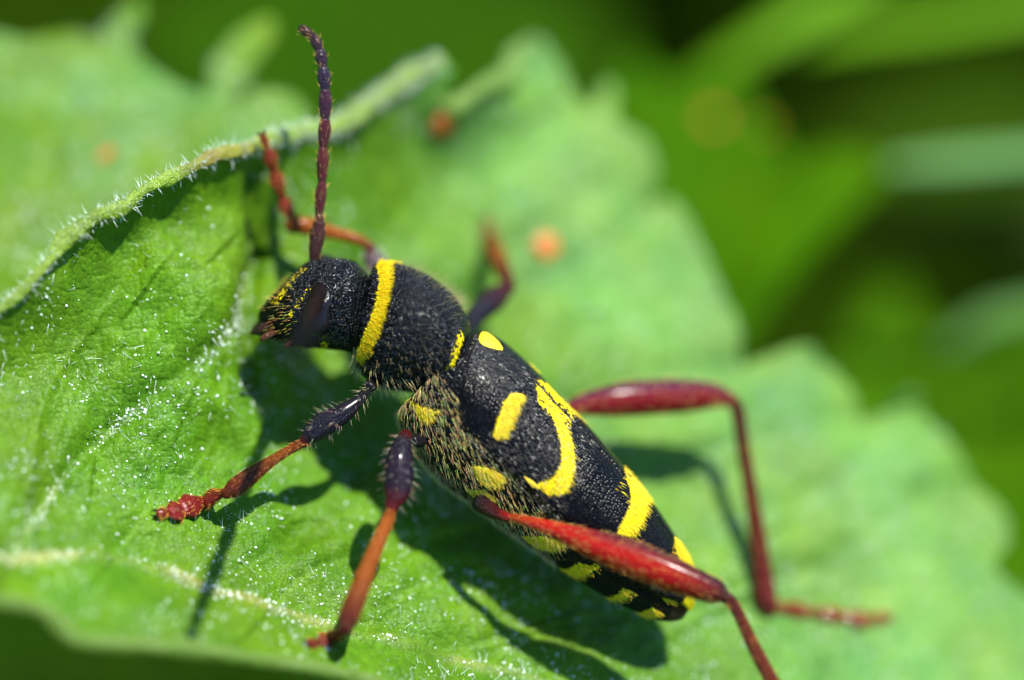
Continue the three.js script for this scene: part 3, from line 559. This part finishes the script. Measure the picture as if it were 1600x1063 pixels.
{ // scutellum: the small yellow shield between the wing cases
  const pos = [], idx = [], uv = [];
  for (let i = 0; i <= 12; i++) for (let j = 0; j <= 24; j++) { const r = i / 12, f = j / 24 * 6.283, p = shell.at(0.045 + Math.cos(f) * r * (0.04 + 0.014 * Math.cos(f)), PHI + Math.sin(f) * r * (0.22 - 0.05 * Math.cos(f)), 0.06 * Math.sqrt(Math.max(0, 1 - r * r)) + 0.01); pos.push(p.x, p.y, p.z); uv.push(r, f); }
  for (let i = 0; i < 12; i++) for (let j = 0; j < 24; j++) { const a = i * 25 + j; idx.push(a, a + 25, a + 1, a + 1, a + 25, a + 26); }
  part('scutellum', indexed(pos, uv, idx), new THREE.MeshPhysicalMaterial({ color: new THREE.Color().setRGB(...YEL), roughness: 0.6 }), beetle);
}

const chitin = (rough, coat, bump) => new THREE.MeshPhysicalMaterial({ vertexColors: true, roughness: rough, clearcoat: coat, clearcoatRoughness: 0.15, specularIntensity: 0.32, bumpMap: rep(grain, 0.9, 1.4), bumpScale: bump * MM });
const legMat = chitin(0.27, 0.15, 0.028), hornMat = chitin(0.32, 0.15, 0.03), dullMat = chitin(0.5, 0, 0.02); dullMat.specularIntensity = 0.15;
const goldHair = new THREE.MeshStandardMaterial({ roughness: 0.45 });
const ramp = (...stops) => (t) => { let i = 0; while (i < stops.length - 2 && t > stops[i + 1][0]) i++; const [a, ca] = stops[i], [b, cb] = stops[i + 1], k = clamp((t - a) / (b - a)); return ca.map((x, n) => lerp(x, cb[n], k)); };
const BLACK = [0.006, 0.005, 0.006], BROWN = [0.04, 0.008, 0.003], RED = [0.36, 0.006, 0.001], DRED = [0.045, 0.002, 0.002], ORANGE = [0.27, 0.06, 0.001], RUST = [0.095, 0.013, 0.0015], AMBER = [0.4, 0.14, 0.01], NIGHT = [0.008, 0.006, 0.012];
const GOLD = [0.62, 0.42, 0.08];

function leg(name, segs) {   // segs: { name, pts: [px, py, z, r], color }
  const g = new THREE.Group(); g.name = 'leg'; beetle.add(g);
  for (const s of segs) {
    const L = new Limb(s.pts.map(([x, y, z]) => at(x, y, z)), s.pts.map((p) => p[3]), { flat: s.flat ?? 0.85, ...(s.axis ? { flatAxis: s.axis } : {}), seg: 24, step: 0.03 });
    part(s.name, L.geo(s.color), legMat, g);
    if (s.hair) {
      const R = rng(s.hair.seed), list = [];
      for (let i = 0; i < s.hair.n; i++) {
        const phi = s.hair.phi ? lerp(...s.hair.phi, R()) : R() * 6.283, q = L.point(R() * 0.98 + 0.01, phi);
        const d = q.n.clone().multiplyScalar(s.hair.lift ?? 0.6).add(q.T.clone().multiplyScalar(0.9)).add(v3(R() - 0.5, R() - 0.5, R() - 0.5).multiplyScalar(0.4)).normalize();
        list.push({ p: q.p, d, len: s.hair.len * (0.5 + 0.8 * R()), r: s.hair.r ?? 0.006, c: (s.hair.c ?? GOLD).map((x) => x * (0.6 + 0.7 * R())) });
      }
      hairs('leg_hair', list, goldHair, g);
    }
  }
  return g;
}
const onLeaf = (x, y, lift = 0.16) => { let q = bigLeaf.point(...bigLeaf.hit(x, y)); return q.z + lift; };
const tarsus = (pts, widths, color, ground = true) => {
  if (ground) pts = pts.map(([x, y, z], i) => [x, y, i ? onLeaf(x, y, 0.14) : Math.max(z, onLeaf(x, y, 0.2))]);   // three lobed joints and a claw joint, one after the other
  const out = [];
  for (let i = 0; i < pts.length - 1; i++) {
    const a = pts[i], b = pts[i + 1], w = widths[i], mid = (k) => [lerp(a[0], b[0], k), lerp(a[1], b[1], k), lerp(a[2], b[2], k)];
    out.push({ name: 'tarsus_joint', pts: [[...a, w * 0.4], [...mid(0.4), w * 0.66], [...mid(0.82), w * 1.05], [...mid(1.06), w * 0.8]], color: (t) => color.map((x) => x * (0.75 + 0.5 * t)), flat: 0.5, axis: bigLeaf.n, hair: { n: 60, len: 0.1, seed: 1000 + i + pts[0][0], c: [0.8, 0.4, 0.05] } });
  }
  const e = pts[pts.length - 1], q = pts[pts.length - 2], dx = e[0] - q[0], dy = e[1] - q[1], l = Math.hypot(dx, dy);
  for (const s of [-1, 1]) out.push({ name: 'claw', pts: [[...e, 0.04], [e[0] + dx / l * 7 - s * dy / l * 5, e[1] + dy / l * 7 + s * dx / l * 5, e[2], 0.03], [e[0] + dx / l * 13 - s * dy / l * 6, e[1] + dy / l * 13 + s * dx / l * 6 + 2, e[2] - 0.05, 0.01]], color: () => BLACK });
  return out;
};
// near front leg
leg('front', [
  { name: 'coxa', pts: [[592, 585, -0.1, 0.18], [578, 604, 0.15, 0.14]], color: () => BLACK },
  { name: 'femur', pts: [[580, 602, 0.15, 0.09], [560, 626, 0.25, 0.13], [535, 646, 0.35, 0.22], [505, 664, 0.4, 0.27], [485, 680, 0.42, 0.22], [474, 690, 0.42, 0.12]], color: ramp([0, BLACK], [0.6, NIGHT], [0.92, NIGHT], [1, DRED]), hair: { n: 90, len: 0.2, seed: 11, lift: 1.6, r: 0.0028, c: [0.75, 0.66, 0.42] } },
  { name: 'tibia', pts: [[486, 688, 0.42, 0.1], [462, 698, 0.45, 0.1], [425, 720, 0.55, 0.12], [390, 745, 0.62, 0.19], [365, 764, 0.68, 0.21], [352, 772, 0.7, 0.12]], color: ramp([0, RUST], [0.35, ORANGE.map((x) => x * 0.6)], [0.7, RUST.map((x) => x * 0.7)], [1, RUST]), hair: { n: 260, len: 0.08, seed: 12, r: 0.004, c: [0.6, 0.25, 0.04] } },
  ...tarsus([[354, 768, 0.72], [322, 782, 0.76], [290, 793, 0.8], [272, 800, 0.82], [250, 802, 0.82]], [0.24, 0.28, 0.25, 0.12], [0.12, 0.005, 0.003]),
]);
// near middle leg
leg('middle', [
  { name: 'coxa', pts: [[668, 684, 0.1, 0.22], [648, 690, 0.5, 0.14]], color: () => BLACK },
  { name: 'femur', pts: [[634, 680, 0.7, 0.14], [629, 692, 0.8, 0.2], [624, 720, 0.95, 0.3], [622, 750, 1.05, 0.33], [618, 775, 1.12, 0.27], [612, 792, 1.15, 0.16]], color: ramp([0, DRED], [0.12, NIGHT], [0.75, [0.012, 0.005, 0.012]], [1, [0.1, 0.003, 0.006]]), hair: { n: 90, len: 0.2, seed: 21, lift: 1.6, r: 0.0028, c: [0.75, 0.66, 0.42] } },
  { name: 'tibia', pts: [[615, 786, 1.15, 0.1], [606, 812, 1.25, 0.13], [585, 862, 1.5, 0.16], [562, 920, 1.8, 0.2], [545, 965, 2.0, 0.22], [538, 985, 2.1, 0.14]], color: ramp([0, RUST], [0.15, ORANGE], [0.6, ORANGE.map((x) => x * 0.8)], [0.85, RUST], [1, DRED]), hair: { n: 260, len: 0.09, seed: 22, r: 0.004, c: [0.6, 0.25, 0.04] } },
  ...tarsus([[540, 982, 2.1], [522, 996, 2.2], [505, 1003, 2.25], [485, 1006, 2.3]], [0.2, 0.2, 0.13], [0.1, 0.014, 0.008]),
]);
// near hind leg
leg('hind', [
  { name: 'coxa', pts: [[750, 786, 0.25, 0.2], [772, 800, 0.55, 0.15], [794, 809, 0.74, 0.09]], color: ramp([0, BLACK], [0.7, DRED], [1, RED.map((x) => x * 0.6)]) },
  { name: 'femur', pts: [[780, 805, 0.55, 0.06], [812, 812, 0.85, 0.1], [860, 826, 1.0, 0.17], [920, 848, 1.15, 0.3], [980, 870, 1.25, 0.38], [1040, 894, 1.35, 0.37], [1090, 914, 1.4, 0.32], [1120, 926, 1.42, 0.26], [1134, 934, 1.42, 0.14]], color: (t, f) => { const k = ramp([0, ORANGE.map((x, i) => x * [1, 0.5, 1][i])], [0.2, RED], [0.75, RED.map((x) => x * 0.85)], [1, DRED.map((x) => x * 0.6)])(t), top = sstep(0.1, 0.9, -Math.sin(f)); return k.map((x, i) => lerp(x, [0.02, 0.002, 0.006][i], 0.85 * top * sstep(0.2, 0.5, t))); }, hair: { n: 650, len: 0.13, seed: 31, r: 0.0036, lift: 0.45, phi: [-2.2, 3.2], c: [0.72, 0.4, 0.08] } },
  { name: 'tibia', pts: [[1126, 930, 1.42, 0.09], [1138, 936, 1.42, 0.13], [1152, 956, 1.45, 0.12], [1175, 1005, 1.5, 0.14], [1205, 1063, 1.55, 0.16], [1245, 1135, 1.6, 0.2], [1268, 1172, 1.6, 0.14]], color: ramp([0, DRED], [0.3, RUST], [1, RUST]), hair: { n: 320, len: 0.09, seed: 32, r: 0.004, c: [0.6, 0.25, 0.04] } },
  ...tarsus([[1266, 1168, 1.6], [1300, 1182, 1.2], [1330, 1190, 0.9], [1360, 1196, 0.5]], [0.16, 0.16, 0.1], RUST),
]);
// far front leg
leg('far front', [
  { name: 'femur', pts: [[606, 470, -1.6, 0.16], [592, 420, -1.9, 0.22], [582, 402, -1.95, 0.22], [578, 390, -1.95, 0.12]], color: ramp([0, BLACK], [0.6, [0.12, 0.11, 0.13]], [1, DRED]), hair: { n: 200, len: 0.12, seed: 41, r: 0.005, c: [0.8, 0.75, 0.6] } },
  { name: 'tibia', pts: [[582, 388, -1.95, 0.1], [560, 375, -1.95, 0.11], [520, 364, -1.9, 0.14], [480, 354, -1.8, 0.19], [456, 350, -1.75, 0.2]], color: ramp([0, RUST], [0.3, ORANGE], [1, ORANGE.map((x) => x * 0.8)]), hair: { n: 200, len: 0.08, seed: 42, r: 0.004, c: [0.7, 0.35, 0.05] } },
  ...tarsus([[462, 352, -1.75], [444, 316, -1.6], [430, 276, -1.35], [421, 242, -1.1], [411, 214, -0.95]], [0.18, 0.18, 0.17, 0.1], [0.13, 0.015, 0.003], false),
]);
// far middle leg
leg('far middle', [
  { name: 'femur', pts: [[722, 530, -1.6, 0.16], [745, 492, -2.2, 0.24], [772, 468, -2.6, 0.27], [796, 448, -2.9, 0.16]], color: ramp([0, BLACK], [0.5, NIGHT], [1, DRED]) },
  { name: 'tibia', pts: [[797, 452, -2.9, 0.13], [788, 428, -3.4, 0.17], [776, 400, -4.1, 0.2], [768, 375, -4.7, 0.18]], color: ramp([0, DRED], [0.3, RUST], [0.6, ORANGE.map((x) => x * 0.7)], [1, RUST]) },
  ...tarsus([[769, 382, -4.7], [765, 362, -5.2], [762, 346, -5.6]], [0.14, 0.1], BROWN),
]);
// far hind leg
leg('far hind', [
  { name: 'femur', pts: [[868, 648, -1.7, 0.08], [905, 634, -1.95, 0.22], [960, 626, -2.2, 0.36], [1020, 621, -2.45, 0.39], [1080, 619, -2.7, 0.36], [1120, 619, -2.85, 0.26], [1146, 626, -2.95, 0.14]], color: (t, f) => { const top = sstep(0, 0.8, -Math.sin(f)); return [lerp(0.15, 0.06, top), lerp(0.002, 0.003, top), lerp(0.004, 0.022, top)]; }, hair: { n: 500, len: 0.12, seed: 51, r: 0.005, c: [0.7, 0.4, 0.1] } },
  { name: 'tibia', pts: [[1138, 622, -2.95, 0.12], [1150, 634, -2.98, 0.15], [1160, 690, -3.1, 0.15], [1175, 780, -3.1, 0.17], [1190, 880, -3.05, 0.21], [1198, 940, -3.0, 0.24], [1202, 956, -3.0, 0.14]], color: ramp([0, DRED], [0.4, RUST.map((x) => x * 0.8)], [1, [0.09, 0.004, 0.003]]), hair: { n: 260, len: 0.08, seed: 52, r: 0.004, c: [0.6, 0.25, 0.04] } },
  ...tarsus([[1198, 946, -4.0], [1256, 954, -4.1], [1312, 962, -4.2], [1350, 968, -4.25], [1386, 964, -4.2]], [0.17, 0.17, 0.2, 0.12], [0.12, 0.014, 0.002]),
]);

// antennae
function antenna(joints, seed, dim = 1) {   // joints: [px, py, z], width of each joint
  const g = new THREE.Group(); g.name = 'antenna'; beetle.add(g);
  const R = rng(seed), list = [];
  joints.slice(0, -1).forEach((a, i) => {
    const b = joints[i + 1], w = a[3] * 1.12, k = i / (joints.length - 2), m = (q) => at(lerp(a[0], b[0], q), lerp(a[1], b[1], q), lerp(a[2], b[2], q));
    const L = new Limb([m(0), m(0.25), m(0.7), m(0.96)], [w * 0.62, w * 0.85, w * 1.02, w * 0.8], { seg: 18, step: 0.03 }), c = ramp([0, [0.05, 0.014, 0.012]], [0.3, [0.085, 0.012, 0.012]], [0.5, [0.06, 0.01, 0.016]], [0.62, [0.022, 0.014, 0.035]], [1, [0.035, 0.012, 0.012]])(k);
    part('antenna_joint', L.geo(() => c.map((x) => x * dim)), dim < 1 ? dullMat : hornMat, g);
    for (let n = 0; n < (i < 5 ? 26 : 12); n++) { const q = L.point(R(), R() * 6.283), d = q.n.clone().multiplyScalar(0.7).add(q.T).normalize(); list.push({ p: q.p, d, len: 0.07 + 0.12 * R() * (i < 5 ? 1 : 0.4), r: 0.005, c: [0.7, 0.4, 0.1] }); }
  });
  if (dim === 1) hairs('antenna_hair', list, goldHair, g);
}
antenna([[490, 406, -0.5, 0.15], [499, 348, -0.35, 0.1], [498, 338, -0.35, 0.11], [503, 286, -0.3, 0.12], [505, 232, -0.25, 0.125], [508, 188, -0.2, 0.13], [508, 142, -0.15, 0.13], [505, 108, -0.15, 0.12], [500, 80, -0.2, 0.11], [490, 58, -0.25, 0.1], [470, 44, -0.3, 0]], 61);
antenna([[500, 450, 0.2, 0.17], [495, 466, 1.4, 0.12], [494, 470, 1.7, 0.14], [489, 482, 2.7, 0.145], [484, 495, 3.7, 0.15], [480, 507, 4.6, 0.15], [476, 518, 5.4, 0.15], [472, 529, 6.1, 0.14], [468, 539, 6.8, 0.13], [465, 549, 7.4, 0.12], [462, 558, 8, 0]], 62, 0.12);

// eyes, jaws and feelers
function blob(center, rx, ry, rz, tilt, dent = 0) {
  const g = new THREE.SphereGeometry(1, 40, 28), p = g.attributes.position;
  for (let i = 0; i < p.count; i++) { const q = v3().fromBufferAttribute(p, i); const d = 1 - dent * Math.exp(-(((q.x - 0.8) ** 2) + (q.y - 0.2) ** 2) / 0.2); p.setXYZ(i, q.x * rx * d, q.y * ry, q.z * rz); }
  g.computeVertexNormals(); g.rotateZ(tilt); g.translate(center.x, center.y, center.z); return g;
}
const eyeBump = texture(256, 256, (u, v) => { const w = worley(u * 60, v * 60, 3, 60); return 1 - w[0]; }, false);
const eyeMat = new THREE.MeshPhysicalMaterial({ color: new THREE.Color().setRGB(0.008, 0.007, 0.009), roughness: 0.18, specularIntensity: 0.6, bumpMap: eyeBump, bumpScale: 0.006 * MM });
{
  const [t, a] = body.pick(500, 490);
  part('eye', blob(body.at(t, a, -0.13), 0.36, 0.55, 0.3, -0.35, 0.35), eyeMat, beetle);
  part('eye', blob(body.at(t, 2 * PHI - a, -0.13), 0.36, 0.55, 0.3, -0.35, 0.35), eyeMat, beetle);
  const feeler = (name, pts, r, c) => part(name, new Limb(pts.map(([x, y, z]) => at(x, y, z)), r, { seg: 12, step: 0.02 }).geo(() => c), hornMat, beetle);
  feeler('mandible', [[424, 508, -0.25, 0], [408, 516, -0.3, 0], [394, 520, -0.4, 0]], [0.16, 0.13, 0.05], [0.03, 0.012, 0.008]);
  feeler('mandible', [[420, 500, -0.9, 0], [405, 512, -0.9, 0], [396, 514, -0.8, 0]], [0.16, 0.13, 0.05], [0.03, 0.012, 0.008]);
  feeler('palp', [[428, 520, -0.1], [418, 524, 0], [409, 530, 0.05]], [0.06, 0.07, 0.06], [0.09, 0.03, 0.012]);
  feeler('palp', [[470, 532, 0.1], [458, 536, 0.15], [447, 541, 0.2]], [0.06, 0.08, 0.05], [0.05, 0.02, 0.012]);
}
// the warty back: small shiny grains on head, pronotum and the front of the wing cases
{
  const R = rng(515), grains = [], g = new THREE.IcosahedronGeometry(1, 2);
  for (let i = 0; i < 5200; i++) {
    const onWing = i > 3300, loft = onWing ? shell : body, t = onWing ? 0.02 + 0.45 * R() ** 1.8 : lerp(tHead * 0.35, body.k[14], R()), a = onWing ? PHI + (R() - 0.15) * 1.5 : lerp(-0.9, 2.6, R());
    if (!onWing && (Math.abs(t - tHead) < 0.012 || Math.abs(t - collar(a < 0 ? a + 6.283 : a)[0]) < 0.015)) continue;
    if (onWing && shellMarks.some((P) => inPoly(P, t, Math.abs(a - PHI)))) continue;
    grains.push([loft.at(t, a, 0), loft.normal(t, a), (onWing ? 0.013 : 0.02) + 0.018 * R()]);
  }
  const base = rootOf(beetle), im = new THREE.InstancedMesh(g, new THREE.MeshPhysicalMaterial({ color: new THREE.Color().setRGB(0.002, 0.002, 0.003), roughness: 0.14 }), grains.length), m = new THREE.Matrix4(), q = new THREE.Quaternion();
  grains.forEach(([p, n, r], i) => { q.setFromUnitVectors(v3(0, 1, 0), n.clone().applyMatrix3(ROT).normalize()); m.compose(p.clone().applyMatrix4(M).sub(base), q, v3(r * MM, r * 0.7 * MM, r * MM)); im.setMatrixAt(i, m); });
  im.name = 'granule'; im.castShadow = im.receiveShadow = true; im.userData = { kind: 'stuff' }; beetle.add(im);
}
// hair of the body
{
  const R = rng(808), coat = [], erect = [], yellow = [];
  const lay = (t, a, k) => { const p = body.at(t, a), n = body.normal(t, a), T = body.at(Math.min(1, t + 0.01), a).sub(body.at(Math.max(0, t - 0.01), a)).normalize(); return { p, n, d: n.clone().multiplyScalar(k).addScaledVector(T, 1).add(v3(R() - 0.5, R() - 0.5, R() - 0.5).multiplyScalar(0.5)).normalize() }; };
  const tS = tOf(640, 660), tE = tOf(880, 860), tA = tOf(600, 480), tB = tOf(560, 480), tC = tOf(660, 560), tD = tOf(480, 480);
  for (let i = 0; i < 2300; i++) { const t = lerp(tS - 0.03, tE, R() ** 1.15), a = lerp(1.5, 3.5, R()), h = lay(t, a, 0.45); coat.push({ p: h.p, d: h.d.add(v3(0, -0.5, 0)).normalize(), len: 0.08 + 0.14 * R(), r: 0.0036, c: [0.9, 0.75, 0.24].map((x) => x * (0.4 + 0.7 * R())) }); }
  for (let i = 0; i < 260; i++) { const t = lerp(tA, tPron, R()), a = lerp(-0.7, 3.6, R()), h = lay(t, a, 2.2); erect.push({ p: h.p, d: h.d, len: 0.1 + 0.22 * R(), r: 0.004, c: [0.3, 0.24, 0.12] }); }
  for (let i = 0; i < 150; i++) { const t = lerp(tA, tPron, R()), h = lay(t, lerp(-0.7, 0.5, R()), 2.5); erect.push({ p: h.p, d: h.d, len: 0.16 + 0.2 * R(), r: 0.004, c: [0.3, 0.24, 0.1] }); }
  for (let i = 0; i < 200; i++) { const t = lerp(tB, tC, R()), a = lerp(2.4, 3.9, R()), h = lay(t, a, 1.2); erect.push({ p: h.p, d: h.d, len: 0.15 + 0.25 * R(), r: 0.0055, c: [0.65, 0.52, 0.2] }); }
  for (let i = 0; i < 150; i++) { const t = lerp(0.012, tD * 0.8, R()), a = lerp(-0.4, 2.9, R()), h = lay(t, a, 0.5); coat.push({ p: h.p, d: h.n.clone().multiplyScalar(0.5).add(v3(-1, 0.1 - R() * 0.5, 0)).normalize(), len: 0.07 + 0.1 * R(), r: 0.0042, c: [0.7, 0.5, 0.05].map((x) => x * (0.4 + 0.7 * R())) }); }
  for (let i = 0; i < 2600; i++) { const a = lerp(-0.9, bandPts[bandPts.length - 1][1], R()), t = collar(a < 0 ? a + 6.283 : a)[0] + (R() - 0.55) * 0.017, h = lay(t, a, 0.3); yellow.push({ p: h.p, d: h.d, len: 0.09 + 0.08 * R(), r: 0.0065, c: YEL.map((x) => x * (0.8 + 0.4 * R())) }); }
  for (const P of bodyMarks.slice(3)) { const xs = P.map((p) => p[0]), ys = P.map((p) => p[1]), n = 420; for (let i = 0; i < n; i++) { const t = lerp(Math.min(...xs), Math.max(...xs), R()), a = lerp(Math.min(...ys), Math.max(...ys), R()); if (!inPoly(P, t, a)) continue; const h = lay(t, a, 0.3); yellow.push({ p: h.p, d: h.d, len: 0.09 + 0.08 * R(), r: 0.0065, c: YEL.map((x) => x * (0.8 + 0.4 * R())) }); } }
  hairs('body_hair', coat, goldHair, beetle); hairs('bristle', erect, goldHair, beetle); hairs('yellow_hair', yellow, goldHair, beetle);
  const wing = [];
  const layW = (t, th, s) => { const a = PHI + s * th, p = shell.at(t, a, 0.0), n = shell.normal(t, a), T = shell.at(Math.min(1, t + 0.01), a).sub(shell.at(Math.max(0, t - 0.01), a)).normalize(); return { p, d: n.clone().multiplyScalar(0.28).add(T).add(v3(R() - 0.5, R() - 0.5, R() - 0.5).multiplyScalar(0.35)).normalize() }; };
  for (const P of shellMarks) { const xs = P.map((p) => p[0]), ys = P.map((p) => p[1]); for (let i = 0; i < 1100; i++) { const t = lerp(Math.min(...xs), Math.max(...xs), R()), a = lerp(Math.min(...ys), Math.max(...ys), R()); if (!inPoly(P, t, a)) continue; const h = layW(t, a, R() < 0.85 ? 1 : -1); wing.push({ p: h.p, d: h.d, len: 0.09 + 0.08 * R(), r: 0.0065, c: YEL.map((x) => x * (0.8 + 0.4 * R())) }); } }
  for (let i = 0; i < 2200; i++) { const h = layW(R() ** 1.3 * 0.5, R() * TH, 1); wing.push({ p: h.p, d: h.d, len: 0.05 + 0.06 * R(), r: 0.0055, c: R() < 0.12 ? [0.6, 0.55, 0.45] : [0.07, 0.055, 0.04] }); }
  hairs('wing_hair', wing, goldHair, beetle);
}

renderer.render(scene, camera);
